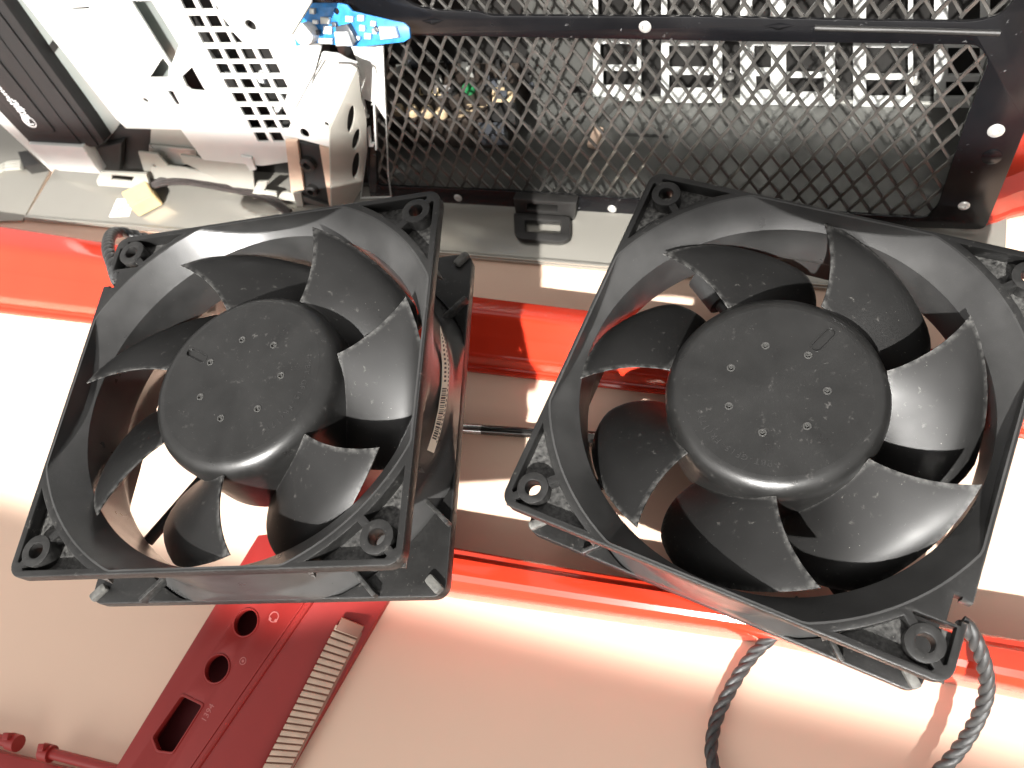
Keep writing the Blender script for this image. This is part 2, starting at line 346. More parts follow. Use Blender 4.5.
# red clip strip at the lower left
rc = thing('red_trim_strip', 'small dull red trim strip with two pegs in the lower left corner', 'trim strip', onz(40, 768, 0))
CP = Plane(onz(40, 768, 6), U, V)
plate('strip', [CP.pts([(-60, 733), (0, 752), (70, 769), (150, 788), (150, 860), (-60, 860)])], -5.8, 0, M_reddark, rc, CP.mat(), bevel=0.6)
def rod_px(name, a, b, z, r, m, par, n=14, **k):
    A = onz(*a, z); B = onz(*b, z); bm = bmesh.new(); tube_bm(bm, [A, line(A, B, .33), line(A, B, .66), B], r, n); return finish(name, mesh_from(bm), m, par, **k)
rod_px('pin', (-40, 729), (16, 744), 9, 1.9, M_reddark, rc); rod_px('pin', (50, 753), (135, 775), 9, 1.9, M_reddark, rc)
rod_px('pin_head', (10, 741), (18.5, 743.5), 9, 3.0, M_reddark, rc); rod_px('pin_head', (43, 751.5), (52, 754), 9, 3.0, M_reddark, rc)
bm = bmesh.new(); box_bm(bm, -1.3, -1.3, 0, 1.3, 1.3, 4.2, Matrix.Translation(onz(14, 737, 9)), .3); finish('peg', mesh_from(bm), M_reddark, rc)
bm = bmesh.new(); box_bm(bm, -1.3, -1.3, 0, 1.3, 1.3, 4.2, Matrix.Translation(onz(49, 748, 9)), .3); finish('peg', mesh_from(bm), M_reddark, rc)

# red cover at the right behind the mesh frame
RP = Plane(onz(1010, 190, 14), U, V)
bm = bmesh.new()
prof = [(0, 0.3), (-.6, 3.0), (-.2, 4.2), (1.0, 4.8), (1.4, 7), (3, 12), (8, 17), (20, 20), (60, 21), (60, .3)]
rings = []
for (x, y) in ((975, 230), (985, 228), (995, 225), (1010, 219), (1040, 212), (1100, 200)):
    p = onz(x, y, 0); rings.append([p + V * a + Z * b for a, b in prof])
loft_bm(bm, rings)
finish('red_side_cover', mesh_from(bm), M_red, None, 'rounded glossy red cover beside the right end of the black mesh panel', 'cover', smooth=24)

# ------------------------------------------------------------------ thin metal rod between the fans
rt = thing('metal_rod', 'thin dark steel rod with bright silver collar lying between the two fans', 'rod', onz(520, 431, 0))
A_, B_ = onz(440, 427, 2.2), onz(580, 436, 2.2)
bm = bmesh.new(); tube_bm(bm, [A_ - (B_ - A_) * .6, A_, line(A_, B_, .5), B_ + (B_ - A_) * .1], 1.9, 20); finish('shaft', mesh_from(bm), M_darkchrome, rt)
bm = bmesh.new()
for i in range(16):
    p = line(A_, B_, .14 + i * .011); tube_bm(bm, [p, p + (B_ - A_).normalized() * .45], 2.12, 14)
finish('knurl', mesh_from(bm), M_chrome, rt)
dd = (B_ - A_).normalized(); c0 = onz(577, 438, 3.2)
bm = bmesh.new(); tube_bm(bm, [c0, c0 + dd * 1.6], 3.2, 24); finish('collar', mesh_from(bm), M_chrome, rt)
bm = bmesh.new(); tube_bm(bm, [c0 + dd * 1.6, c0 + dd * 20, c0 + dd * 46], 2.9, 24); finish('grip', mesh_from(bm), M_darkchrome, rt)

# ------------------------------------------------------------------ cooling fans
def rodr(r):
    r = Vector(r); return Matrix.Rotation(r.length, 3, r.normalized())
POSE_L = (rodr((-0.0204427, -0.0029786, -0.0356395)), Vector((-134.160, 111.778, 87.584)))
POSE_R = (rodr((0.0430067, 0.0251888, -0.4551071)), Vector((20.643, 101.572, 59.785)))
S_IN, S_OUT = 58.7, 59.85
def Rc(z):
    e = 64.4; t = 57.0; d = 12.5; df = 8.6
    if z > -df: return e + (t - e) * (-z / df)
    if z < -38 + d: return e + (t - e) * ((z + 38) / d)
    return t
def side(th, s): return s / max(abs(math.cos(th)), abs(math.sin(th)))
def build_frame(fan):
    NT = 288
    def opening(off): return [((min(64.4 + off, side(2 * math.pi * i / NT, S_IN + off))) * math.cos(2 * math.pi * i / NT), (min(64.4 + off, side(2 * math.pi * i / NT, S_IN + off))) * math.sin(2 * math.pi * i / NT)) for i in range(NT)]
    # shroud
    bm = bmesh.new(); zs_in = [-.05 - 9.0 * k / 36 for k in range(36)] + [-9.05 - 28.9 * k / 26 for k in range(27)]; zs_out = [-37.95 + 37.9 * k / 34 for k in range(35)]
    rings = []
    for z in zs_in: rings.append([(min(Rc(z), side(2 * math.pi * i / NT, S_IN)), 2 * math.pi * i / NT, z) for i in range(NT)])
    for z in zs_out: rings.append([(min(max(Rc(z), 58.0) + 1.9, side(2 * math.pi * i / NT, S_OUT)), 2 * math.pi * i / NT, z) for i in range(NT)])
    vsr = [[bm.verts.new((r * math.cos(t), r * math.sin(t), z)) for r, t, z in R] for R in rings]; n = len(vsr)
    for k in range(n):
        a, b = vsr[k], vsr[(k + 1) % n]
        for i in range(NT):
            j = (i + 1) % NT; bm.faces.new((a[i], a[j], b[j], b[i]))
    bmesh.ops.recalc_face_normals(bm, faces=bm.faces)
    part(fan, 'shroud', bm, M_fan, smooth=22)
    # front flange with recessed corner pockets, bosses and ribs
    def pocket(sgn, ylim=None):
        h = 52.5; R = 67.0; x1 = 58.0; hw = 1.2; c = hw * math.sqrt(2)
        L = []
        d45 = math.asin(hw / R); a0 = math.pi / 4 - d45; a1 = math.acos(x1 / R)
        y1 = R * math.sin(a1)
        if ylim is not None:
            a1 = math.asin(ylim / R)
        for k in range(11): a = a0 + (a1 - a0) * k / 10; L.append((R * math.cos(a), R * math.sin(a)))
        if ylim is not None: L.append((x1, ylim))
        L.append((x1, x1 - c - 1.0)); L.append((x1 - .6, x1 - c - .6))
        rb = 4.6; be = math.asin(hw / rb); aa = math.pi / 4 - be; ab = math.pi / 4 + math.pi + be - 2 * math.pi
        for k in range(13): a = aa + (ab - aa) * k / 12; L.append((h + rb * math.cos(a), h + rb * math.sin(a)))
        if sgn < 0: L = [(y, x) for x, y in L]
        return L
    def rotq(L, q):
        c, s = (1, 0, -1, 0)[q], (0, 1, 0, -1)[q]; return [(x * c - y * s, x * s + y * c) for x, y in L]
    outer = rrect(-60, -60, 60, 60, 4.2, 6)
    # cable notch in the right edge near the lower corner
    oi = [p for p in outer]
    notch = [(60, -39.5), (57.4, -39.5), (57.4, -38.7), (55.6, -38.7), (55.6, -45.5), (58.6, -45.5), (58.6, -44.4), (60, -44.4)]
    k0 = len(oi)  # outline is CCW: ends at lower-right arc, then up the right edge to the first point
    notched = oi + notch[::-1]
    P = []
    for q in range(4):
        for sg in (1, -1):
            P.append(rotq(pocket(sg, 46.2 if (q == 3 and sg == -1) else None), q))
    holes = [circ(sx * 52.5, sy * 52.5, 2.25, 20) for sx in (1, -1) for sy in (1, -1)]
    bm = bmesh.new(); curve_bm(bm, [notched, opening(.3)] + holes + P, -4.6, 0, 0.35)
    fl = part(fan, 'front_flange', bm, M_fanflange, smooth=35)
    for q in range(4):
        L = [(59.2, 59.2), (34, 59.2), (36, 56.2), (47.6, 47.6), (56.2, 36), (59.2, 34)]
        if q == 3: L = [(59.2, 59.2), (47, 59.2), (47, 48.3), (47.6, 47.6), (56.2, 36), (59.2, 34)]
        bm = bmesh.new(); curve_bm(bm, [rotq(L, q), rotq(circ(52.5, 52.5, 2.3, 20), q)], -5.4, -4.3, 0)
        part(fan, 'pocket_floor', bm, M_fanflange, parent=fl, smooth=0)
        bm = bmesh.new(); T = Matrix.Rotation(q * math.pi / 2, 4, 'Z')
        curve_bm(bm, [circ(52.5, 52.5, 4.6, 28), circ(52.5, 52.5, 2.3, 28)], -.1, 0.35, 0.15, T)
        part(fan, 'mounting_boss', bm, M_fanflange, parent=fl, smooth=35)
    bm = bmesh.new(); curve_bm(bm, [outer, opening(.3)], -38, -33.6, 0.35)
    rf = part(fan, 'rear_flange', bm, M_fanflange, smooth=35)
    for q in range(4):
        T = Matrix.Rotation(q * math.pi / 2, 4, 'Z')
        T2 = T @ Matrix.Rotation(math.pi / 4, 4, 'Z')
        bm = bmesh.new(); box_bm(bm, 77.2, -1.5, -33.7, 83.2, 1.5, -31.2, T2, .9); part(fan, 'corner_rib', bm, M_rib, parent=rf, smooth=35)
        for sx in (1, -1):
            bm = bmesh.new(); box_bm(bm, 59.4, sx * 14.5 - .7, -33.7, 70.2, sx * 14.5 + .7, -30.2, T2, .3); part(fan, 'corner_rib', bm, M_fanflange, parent=rf, smooth=35)
            bm = bmesh.new()
            b = [Vector((58.2, sx * 33.2, -4.5)), Vector((58.2, sx * 30.6, -4.5)), Vector((58.9, sx * 31.9, -9.5))]
            top = [v + Vector((1.2, 0, 0)) for v in b]; loft_bm(bm, [[T @ v for v in b], [T @ v for v in top]])
            part(fan, 'edge_gusset', bm, M_fanflange, parent=fl, smooth=0)
    # struts and motor base at the rear
    bm = bmesh.new(); lathe_bm(bm, [(0, -37.9), (27, -37.9), (28.5, -37), (28.5, -34.6), (27, -34), (0, -34)], 64); mb = part(fan, 'motor_base', bm, M_fan, smooth=35)
    for q in range(4):
        ao = math.radians(45 + 90 * q - 4); ai = ao - math.radians(17)
        o = Vector((60.5 * math.cos(ao), 60.5 * math.sin(ao), -35.2)); i = Vector((27 * math.cos(ai), 27 * math.sin(ai), -35.2))
        bm = bmesh.new()
        if q == 1: tube_bm(bm, [i, line(i, o, .5), line(i, o, .66)], 2.5, 16); tube_bm(bm, [line(i, o, .64), line(i, o, 1)], 4.7, 16)
        else: tube_bm(bm, [i, line(i, o, .5), o], 1.9, 16)
        part(fan, 'strut', bm, M_rubber, parent=mb, smooth=40)
def part(fan, name, bm, m, parent=None, smooth=30, label=None):
    for v in bm.verts: v.co *= MM
    me = bpy.data.meshes.new(name); bm.to_mesh(me); bm.free(); me.materials.append(m)
    if smooth:
        me.polygons.foreach_set('use_smooth', [True] * len(me.polygons)); me.set_sharp_from_angle(angle=math.radians(smooth))
    o = bpy.data.objects.new(name, me); COL.objects.link(o); o.parent = parent or fan
    if label: o['label'] = label
    return o
def build_rotor(fan):
    # slot at angle 0
    bm = bmesh.new()
    prof = [(0, -3.62), (25.9, -3.62), (25.9, -3.05)]
    for k in range(9): a = math.pi / 2 * k / 8; prof.append((25.9 + 5.3 * math.sin(a), -3.02 - 6.4 * (1 - math.cos(a))))
    prof += [(31.22, -13), (31.2, -20), (31.3, -31.2), (30.6, -32), (0, -32)]
    lathe_bm(bm, prof, 128); hub = part(fan, 'rotor_hub', bm, M_hub, smooth=35)
    slot = [(16.2 + 1.35 * math.cos(a) + (7.2 if abs(a) < math.pi / 2 else 0), 1.35 * math.sin(a)) for a in [math.radians(-90 + 22.5 * k) for k in range(9)]]
    slot = [(23.2 + 1.35 * math.cos(math.radians(-90 + 22.5 * k)), 1.35 * math.sin(math.radians(-90 + 22.5 * k))) for k in range(9)] + [(17.4 + 1.35 * math.cos(math.radians(90 + 22.5 * k)), 1.35 * math.sin(math.radians(90 + 22.5 * k))) for k in range(9)]
    pins = [(13.8 * math.cos(2 * math.pi * k / 7), 13.8 * math.sin(2 * math.pi * k / 7)) for k in range(7)]
    bm = bmesh.new(); curve_bm(bm, [circ(0, 0, 25.95, 128), slot] + [circ(*p, 1.22, 16) for p in pins], -4.2, -3.0, 0.0)
    part(fan, 'hub_cap', bm, M_hub, parent=hub, smooth=35)
    bm = bmesh.new(); sl2 = scale_c(slot, 1.0)
    curve_bm(bm, [[(a, b * 1.22 if True else b) for a, b in scale_c(slot, 1.05)], slot], -3.02, -2.9, 0.04); part(fan, 'slot_rim', bm, M_hub, parent=hub, smooth=0)
    for p in pins:
        bm = bmesh.new(); T = Matrix.Translation((*p, 0))
        lathe_bm(bm, [(1.2, -4.4), (1.2, -3.0), (1.12, -2.82), (.82, -2.8), (.72, -3.0), (.62, -3.5), (.38, -3.52), (.3, -3.2), (0, -3.15)], 16, T); part(fan, 'pin', bm, M_pin, parent=hub, smooth=40)
    txt = '>PBT-GF15-FR(17)<'; bm = bmesh.new(); n = len(txt)
    for k, ch in enumerate(txt):
        a = math.radians(221 - (221 - 150) * k / (n - 1)); r = 22.2
        M = Matrix.Translation((r * math.cos(a), r * math.sin(a), -2.98)) @ Matrix.Rotation(a - math.pi / 2, 4, 'Z')
        text_bm(bm, ch, 2.5, M, ext=0.07)
    part(fan, 'embossed_text', bm, M_emb, parent=hub, smooth=0)
    me = None
    NS, NC = 18, 22
    bm = bmesh.new(); top = []; bot = []
    for i in range(NS + 1):
        s = i / NS; r = 30.6 + (56.0 - 30.6) * s
        af = math.radians(10.5 * s ** 1.45); zf = -5.6 + 3.6 * s; span = math.radians(46.5 - 2.0 * s + 3.0 * math.sin(math.pi * s)); zt = -27.5 + 3.0 * s
        # round the trailing tip
        rowt, rowb = [], []
        for j in range(NC + 1):
            t = j / NC; sp = span
            if s > .72: sp = span * (1 - .16 * ((s - .72) / .28) ** 2.2)
            a = af - sp * t; zz = zf + (zt - zf) * (0.62 * t + 0.38 * t ** 1.9) ; 
            th = 0.22 + 0.85 * math.sin(math.pi * min(1, t * .94 + .03)) ** .6 * (1.15 - .45 * s)
            rowt.append(Vector((r * math.cos(a), r * math.sin(a), zz))); rowb.append(th)
        top.append(rowt); bot.append(rowb)
    nt = []
    for i in range(NS + 1):
        row = []
        for j in range(NC + 1):
            du = top[min(i + 1, NS)][j] - top[max(i - 1, 0)][j]; dv = top[i][min(j + 1, NC)] - top[i][max(j - 1, 0)]
            n = du.cross(dv); n.normalize(); n = n if n.z > 0 else -n; row.append(n)
        nt.append(row)
    vt = [[bm.verts.new(top[i][j] + nt[i][j] * bot[i][j] * .5) for j in range(NC + 1)] for i in range(NS + 1)]
    vb = [[bm.verts.new(top[i][j] - nt[i][j] * bot[i][j] * .5) for j in range(NC + 1)] for i in range(NS + 1)]
    for i in range(NS):
        for j in range(NC):
            bm.faces.new((vt[i][j], vt[i + 1][j], vt[i + 1][j + 1], vt[i][j + 1])); bm.faces.new((vb[i][j], vb[i][j + 1], vb[i + 1][j + 1], vb[i + 1][j]))
    for i in range(NS):
        bm.faces.new((vt[i][0], vb[i][0], vb[i + 1][0], vt[i + 1][0])); bm.faces.new((vt[i][NC], vt[i + 1][NC], vb[i + 1][NC], vb[i][NC]))
    for j in range(NC):
        bm.faces.new((vt[0][j], vt[0][j + 1], vb[0][j + 1], vb[0][j])); bm.faces.new((vt[NS][j], vb[NS][j], vb[NS][j + 1], vt[NS][j + 1]))
    bmesh.ops.recalc_face_normals(bm, faces=bm.faces)
    b0 = part(fan, 'blade', bm, M_blade, parent=hub, smooth=50)
    for k in range(7):
        b = b0 if k == 0 else b0.copy()
        if k: COL.objects.link(b)
        b.rotation_euler.z = math.radians(-25.9 - 10.5 + 360 / 7 * k)
    return hub
def fan_matrix(pose, extra):
    m = pose[0].to_4x4() @ Matrix.Rotation(extra, 4, 'Z'); m.translation = pose[1] * MM; return m
fanR = bpy.data.objects.new('cooling_fan', None); COL.objects.link(fanR); fanR.empty_display_size = .02
build_frame(fanR); hubR = build_rotor(fanR)
fanR.matrix_world = fan_matrix(POSE_R, 0.0); hubR.rotation_euler.z = math.radians(68.0)
def copy_tree(o, parent=None):
    c = o.copy(); COL.objects.link(c)
    if parent is not None: c.parent = parent
    for ch in list(o.children): copy_tree(ch, c)
    return c
fanL = copy_tree(fanR); fanL.matrix_world = fan_matrix(POSE_L, math.pi)
for ch in fanL.children:
    if ch.name.startswith('rotor_hub'): ch.rotation_euler.z = math.radians(151.6 - 180)
tag(fanL, 'black cooling fan on the left, with a barcode sticker on its side', 'fan', 'cooling fans')
tag(fanR, 'larger-looking black cooling fan on the right, trailing a twisted grey cable', 'fan', 'cooling fans')
# cables
def fan_part(fan, name, bm, m, smooth=40, **k):
    bmesh.ops.transform(bm, matrix=(Matrix.Scale(1 / MM, 4) @ fan.matrix_world.inverted() @ Matrix.Scale(MM, 4)), verts=bm.verts)
    o = part(fan, name, bm, m, smooth=smooth); return o
fanR_m = fanR.matrix_world.copy(); fanL_m = fanL.matrix_world.copy()
bm = bmesh.new()
pth = spline([onz(962, 622, 46), onz(972, 634, 44), onz(984, 664, 36), onz(986, 695, 27), onz(970, 733, 17), onz(941, 770, 9), onz(890, 812, 5), onz(815, 838, 4), onz(745, 815, 4), onz(714, 768, 4.2), onz(714, 728, 4.2), onz(730, 690, 4.4), onz(753, 655, 6), onz(782, 627, 12), onz(800, 600, 14)], 26)
braid_bm(bm, pth, 0.88, 1.15, 12.0, 3, 10); fan_part(fanR, 'cable', bm, M_cable)
bm = bmesh.new()
pth = spline([onz(118, 282, 84), onz(113, 266, 84), onz(108, 248, 78), onz(112, 234, 66), onz(126, 233, 58), onz(150, 240, 54), onz(178, 246, 52)], 20)
braid_bm(bm, pth, 1.0, 1.3, 13.0, 3, 10); fan_part(fanL, 'cable', bm, M_cable)
# sticker on the left fan's right-hand side (local x = -60 after the half turn)
def loc_on_x(fanm, x, y, X):
    inv = (fanm.inverted()); o = inv @ (CAMP * MM); d = inv.to_3x3() @ ray(x, y); k = (X * MM - o.x) / d.x; p = (o + d * k) / MM; return p
stk_o = [(440.5, 326), (446, 343), (449.5, 365), (449, 385), (446, 410), (440.5, 433), (434, 453)]
stk_i = [(440.5, 329), (441.5, 345), (442.5, 365), (442, 385), (438.5, 410), (434, 430), (427.5, 450)]
bm = bmesh.new(); XX = -60.25
A = [loc_on_x(fanL_m, *p, XX) for p in stk_o]; B = [loc_on_x(fanL_m, *p, XX) for p in stk_i]
n = len(A); va = [bm.verts.new(p) for p in A]; vb = [bm.verts.new(p) for p in B]; wa = [bm.verts.new(p + Vector((.12, 0, 0))) for p in A]; wb = [bm.verts.new(p + Vector((.12, 0, 0))) for p in B]
for i in range(n - 1):
    bm.faces.new((va[i], va[i + 1], vb[i + 1], vb[i])); bm.faces.new((wa[i], wb[i], wb[i + 1], wa[i + 1])); bm.faces.new((va[i], wa[i], wa[i + 1], va[i + 1])); bm.faces.new((vb[i], vb[i + 1], wb[i + 1], wb[i]))
bm.faces.new((va[0], vb[0], wb[0], wa[0])); bm.faces.new((va[-1], wa[-1], wb[-1], vb[-1])); bmesh.ops.recalc_face_normals(bm, faces=bm.faces)
sk = part(fanL, 'barcode_sticker', bm, M_paper, smooth=0)
bm = bmesh.new()
def sp(t, s):
    f = t * (n - 1); i = min(int(f), n - 2); q = f - i; a = A[i].lerp(A[i + 1], q); b = B[i].lerp(B[i + 1], q); return a.lerp(b, s) + Vector((-.06, 0, 0))
t = .52
while t < .90:
    w = random.choice((.006, .010, .015)); q = [sp(t, .30), sp(t, .92), sp(t + w, .92), sp(t + w, .30)]; bm.faces.new([bm.verts.new(p) for p in q]); t += w + random.choice((.006, .011))
for k in range(26):
    t = .05 + k * .034; q = [sp(t, .08), sp(t, .20), sp(t + .018, .20), sp(t + .018, .08)]; bm.faces.new([bm.verts.new(p) for p in q])
for k in range(12):
    t = .06 + k * .036; q = [sp(t, .45), sp(t, .75), sp(t + .018, .75), sp(t + .018, .45)]; bm.faces.new([bm.verts.new(p) for p in q])
part(fanL, 'barcode_print', bm, M_print, parent=sk, smooth=0)

# ------------------------------------------------------------------ computer chassis
LEAN = math.radians(10)
FO = V * 203
FPL = Plane(FO, U, V * math.sin(LEAN) + Z * math.cos(LEAN))
ch = thing('computer_chassis', 'open computer case with white drive cage and black mesh front behind the fans', 'computer case', FO + U * -150)
def fplate(name, px, t0, t1, m, parent=ch, bevel=0.0, plane=FPL, rnd=0.0, **k):
    d = t1; L = [plane.pts(o, d) for o in px]
    if rnd: L = [round_poly(o, rnd) for o in L]
    return plate(name, L, t0, t1, m, parent, plane.mat(), bevel, **k)
def pcirc(x, y, r, d=0.0, plane=FPL, n=20, ry=None):
    c = plane.px(x, y, d); return circ(c[0], c[1], r, n)
# base sheet lying on the desk
BP = Plane(uvz(-100, 190, 0), U, V)
bs = plate('base_sheet', [[(-309, -16.6), (160, -16.6), (160, 150), (-309, 150)]], 0.4, 2.2, M_panel, ch, BP.mat(), bevel=0.5)
plate('sheet_lip', [[(-308.5, -16.2), (160, -16.2), (160, -14.6), (-308.5, -14.6)]], 2.2, 3.4, M_panel, bs, BP.mat(), bevel=0.4)
# mesh frame
ro = [(372, 214), (460, 214), (985, 230), (1024, 133), (1082, 0), (1115, -75), (250, -90), (330, 30), (360, 110)]
o1 = [(377, 186), (500, 191), (640, 200), (800, 211), (926, 219), (938, 206), (966, 120), (989, 60), (978, 45), (700, 41), (500, 37), (372, 35)]
o2 = [(392, -60), (400, -3), (416, 7), (440, 11), (478, 12), (490, 16), (700, 17), (880, 21), (975, 22), (1002, 15), (1018, -5), (1040, -55)]
def fp_round(L, r, d): return round_poly(FPL.pts(L, d), r)
mf = plate('mesh_frame', [fp_round(ro, 3, 2.0), fp_round(o1, 2.5, 2.0), fp_round(o2, 2.5, 2.0)], 0.5, 2.0, M_black, ch, FPL.mat(), bevel=0.3)
# rolled bead along the crossbar and two pressed nicks
bm = bmesh.new()
bead = [Vector((*FPL.px(x, y, 2.2), 2.1)) for x, y in ((815, 28), (870, 29.5), (930, 31), (1000, 33.5))]
tube_bm(bm, bead, 0.9, 12); bmesh.ops.transform(bm, matrix=FPL.mat(), verts=bm.verts); finish('bead', mesh_from(bm), M_dark, mf)
for x, y in ((433, 22), (779, 27)):
    a = FPL.px(x, y, 2.0); bm = bmesh.new(); T = FPL.mat() @ Matrix.Translation((a[0], a[1], 2.0))
    vs_ = [bm.verts.new(T @ Vector(p)) for p in ((-4.5, .5, .05), (0, 1.3, .7), (4.5, .5, .05), (0, -1.2, .05), (0, .2, .9))]
    for f in ((0, 4, 1), (1, 4, 2), (2, 4, 3), (3, 4, 0)): bm.faces.new([vs_[i] for i in f])
    finish('pressed_nick', mesh_from(bm), M_black, mf, smooth=0)
for x, y, r in ((458, 198, 1.9), (612, 209, 1.9), (964, 206, 1.9), (996, 131, 2.5), (645, 27, 2.1)):
    c = FPL.px(x, y, 2.2); bm = bmesh.new(); T = FPL.mat() @ Matrix.Translation((c[0], c[1], 2.0))
    lathe_bm(bm, [(r, -.2), (r, .25), (r * .8, .6), (r * .42, .62), (r * .36, .1), (0, 0)], 20, T); finish('rivet', mesh_from(bm), M_rivet, mf, smooth=40)
c = FPL.px(992, 157, 2.1); plate('punched_disc', [circ(*c, 3.0, 24)], 1.9, 2.3, M_black, mf, FPL.mat(), bevel=.12)
# expanded metal
def lattice(name, us, ws, pw, ph, x0, x1, y0, y1, ok):
    bm = bmesh.new(); d0 = -0.6
    nx = int((x1 - x0) / pw) + 1; ny = int((y1 - y0) / (ph / 2)) + 1
    def node(i, j): return (x0 + (i + (j % 2) * .5) * pw + (j * .0), y0 + j * ph / 2)
    for j in range(ny):
        for i in range(nx):
            a = node(i, j)
            for sgn, wd_, dz in ((1, 1.12, .35), (-1, .80, -.25)):
                b = (a[0] + sgn * pw / 2, a[1] + ph / 2)
                if not (ok(*a) and ok(*b)): continue
                pa, pb = Vector((*a, 0)), Vector((*b, 0)); t = (pb - pa).normalized(); nn = Vector((-t.y, t.x, 0))
                # bar bent at both knuckles: five stations
                rings = []
                for q, off, zz in ((-.06, 0, .25), (.16, sgn * .42, .1), (.5, 0, 0), (.84, -sgn * .42, -.1), (1.06, 0, .25)):
                    c_ = pa.lerp(pb, q) + Vector((0, 0, d0 + dz * .4 + zz)) - Vector((off * .55, 0, 0))
                    rings.append([c_ + nn * (wd_ / 2) + Vector((0, 0, .55)), c_ + nn * (wd_ / 2) - Vector((0, 0, .35)), c_ - nn * (wd_ / 2) - Vector((0, 0, .55)), c_ - nn * (wd_ / 2) + Vector((0, 0, .35))])
                loft_bm_fast(bm, rings)
    bmesh.ops.transform(bm, matrix=FPL.mat(), verts=bm.verts)
    return finish(name, mesh_from(bm), M_mesh, ch, kind='stuff', smooth=40)
def loft_bm_fast(bm, rings):
    vs = [[bm.verts.new(p) for p in r] for r in rings]; n = len(rings[0])
    for a, b in zip(vs, vs[1:]):
        for i in range(n): j = (i + 1) % n; bm.faces.new((a[j], a[i], b[i], b[j]))
def inside(poly):
    def f(x, y):
        r = False; n = len(poly)
        for i in range(n):
            (xa, ya), (xb, yb) = poly[i], poly[i - 1]
            if (ya > y) != (yb > y) and x < (xb - xa) * (y - ya) / (yb - ya) + xa: r = not r
        return r
    return f
def grow(L, k):
    cx = sum(p[0] for p in L) / len(L); cy = sum(p[1] for p in L) / len(L)
    return [(a + math.copysign(k, a - cx), b + math.copysign(k, b - cy)) for a, b in L]
q1 = grow(FPL.pts(o1, 0), 4.5); q2 = grow(FPL.pts(o2, 0), 4.5)
xs = [p[0] for p in q1]; ys = [p[1] for p in q1]
0 and print('MESH', min(xs), max(xs), min(ys), max(ys), FPL.px(780, 42), FPL.px(780, 72.4), FPL.px(740, 42), FPL.px(530, 195), FPL.px(545, 195))
lattice('expanded_mesh', 0, 0, 7.3, 12.4, min(xs), max(xs), min(ys), max(ys), inside(q1))
xs = [p[0] for p in q2]; ys = [p[1] for p in q2]
lattice('expanded_mesh', 0, 0, 7.3, 12.4, min(xs), max(xs), min(ys), max(ys), inside(q2))
# plastic latch on the lower edge
c = FPL.px(545, 205, 3)
lt = fplate('latch', [[(513, 199), (576, 203), (574, 224), (516, 219)], [(527, 204), (557, 206), (557, 212), (527, 210)]], 2.0, 7.0, M_dark, ch, bevel=.6)
LP_ = Plane(onz(545, 230, 4), U, V)
plate('latch_loop', [round_poly(LP_.pts([(514, 214), (571, 218), (571, 240), (562, 244), (520, 241), (515, 236)]), 2.0), round_poly(LP_.pts([(526, 222), (561, 224), (561, 235), (526, 233)]), .6)], -1.4, 1.6, M_dark, lt, LP_.mat(), bevel=.7)
fplate('latch_strip', [[(525, 196), (578, 200), (578, 205), (525, 201)]], -.4, .4, M_white, lt)

# interior: back wall with slot covers, side walls
BWV = 264
WP = Plane(V * BWV, U, Z)
boxo('back_wall', -240, BWV + 3, 2.3, 130, BWV + 5, 150, M_dark, ch, Matrix((U, V, Z)).transposed().to_4x4(), smooth=0)
boxo('side_wall', 45.5, 213, 2.3, 47, BWV + 2.5, 55, M_grey, ch, Matrix((U, V, Z)).transposed().to_4x4(), smooth=0)
boxo('unseen_top_sheet', -240, 235, 150.2, 130, BWV + 5, 151.5, M_grey, ch, Matrix((U, V, Z)).transposed().to_4x4(), smooth=0)  # unseen top of the case, added to darken the interior
boxo('inner_floor', -238, 208, 2.4, 45.3, BWV + 2.8, 3.2, M_grey, ch, Matrix((U, V, Z)).transposed().to_4x4(), smooth=0)
def wplate(name, px, t0, t1, m, parent=ch, **k): return plate(name, [WP.pts(o, t1) for o in px], t0, t1, m, parent, WP.mat(), **k)
wplate('divider', [[(520, -40), (592, -40), (598, 104), (532, 104)], [(566, 86), (588, 86), (588, 95), (566, 95)]], 0, 1.2, M_grey)
def q4(x0, y0, x1, y1, sk=0.0): return [(x0, y0), (x1, y0), (x1 + sk, y1), (x0 + sk, y1)]
covers = [((593, -45, 641, 101), [(600, 44, 637, 67), (603, 71, 638, 87), (598, -20, 634, 36)]),
          ((661, -45, 722, 103), [(669, 46, 713, 69), (669, 75, 714, 90), (667, -20, 711, 37)]),
          ((740, -45, 782, 105), [(754, 46, 771, 70), (756, 76, 770, 92), (752, -20, 770, 37)]),
          ((781, -45, 835, 106), [(786, 46, 825, 74), (786, 78, 824, 94), (786, -20, 824, 37)]),
          ((853, -45, 913, 107), [(866, 48, 908, 76), (866, 80, 906, 98), (866, -20, 908, 38)]),
          ((934, -45, 990, 108), [(948, 48, 980, 76), (946, 82, 980, 98), (948, -20, 980, 38)])]
for (x0, y0, x1, y1), ws in covers:
    wplate('slot_cover', [q4(x0, y0, x1, y1)] + [q4(*w) for w in ws], 1.5, 3.0, M_white, bevel=.2)
wplate('slot_shelf', [[(596, 97), (995, 104), (995, 112), (596, 103)]], 0.5, 1.4, M_zinc)
for x, y in ((730, 75), (835, 78), (915, 80)):
    c = WP.px(x, y, 1); bm = bmesh.new(); lathe_bm(bm, [(2.4, -1), (2.4, 1.5), (1.8, 2.2), (0, 2.3)], 18, WP.mat() @ Matrix.Translation((*c, 0))); finish('slot_screw', mesh_from(bm), M_chrome, ch, smooth=35)
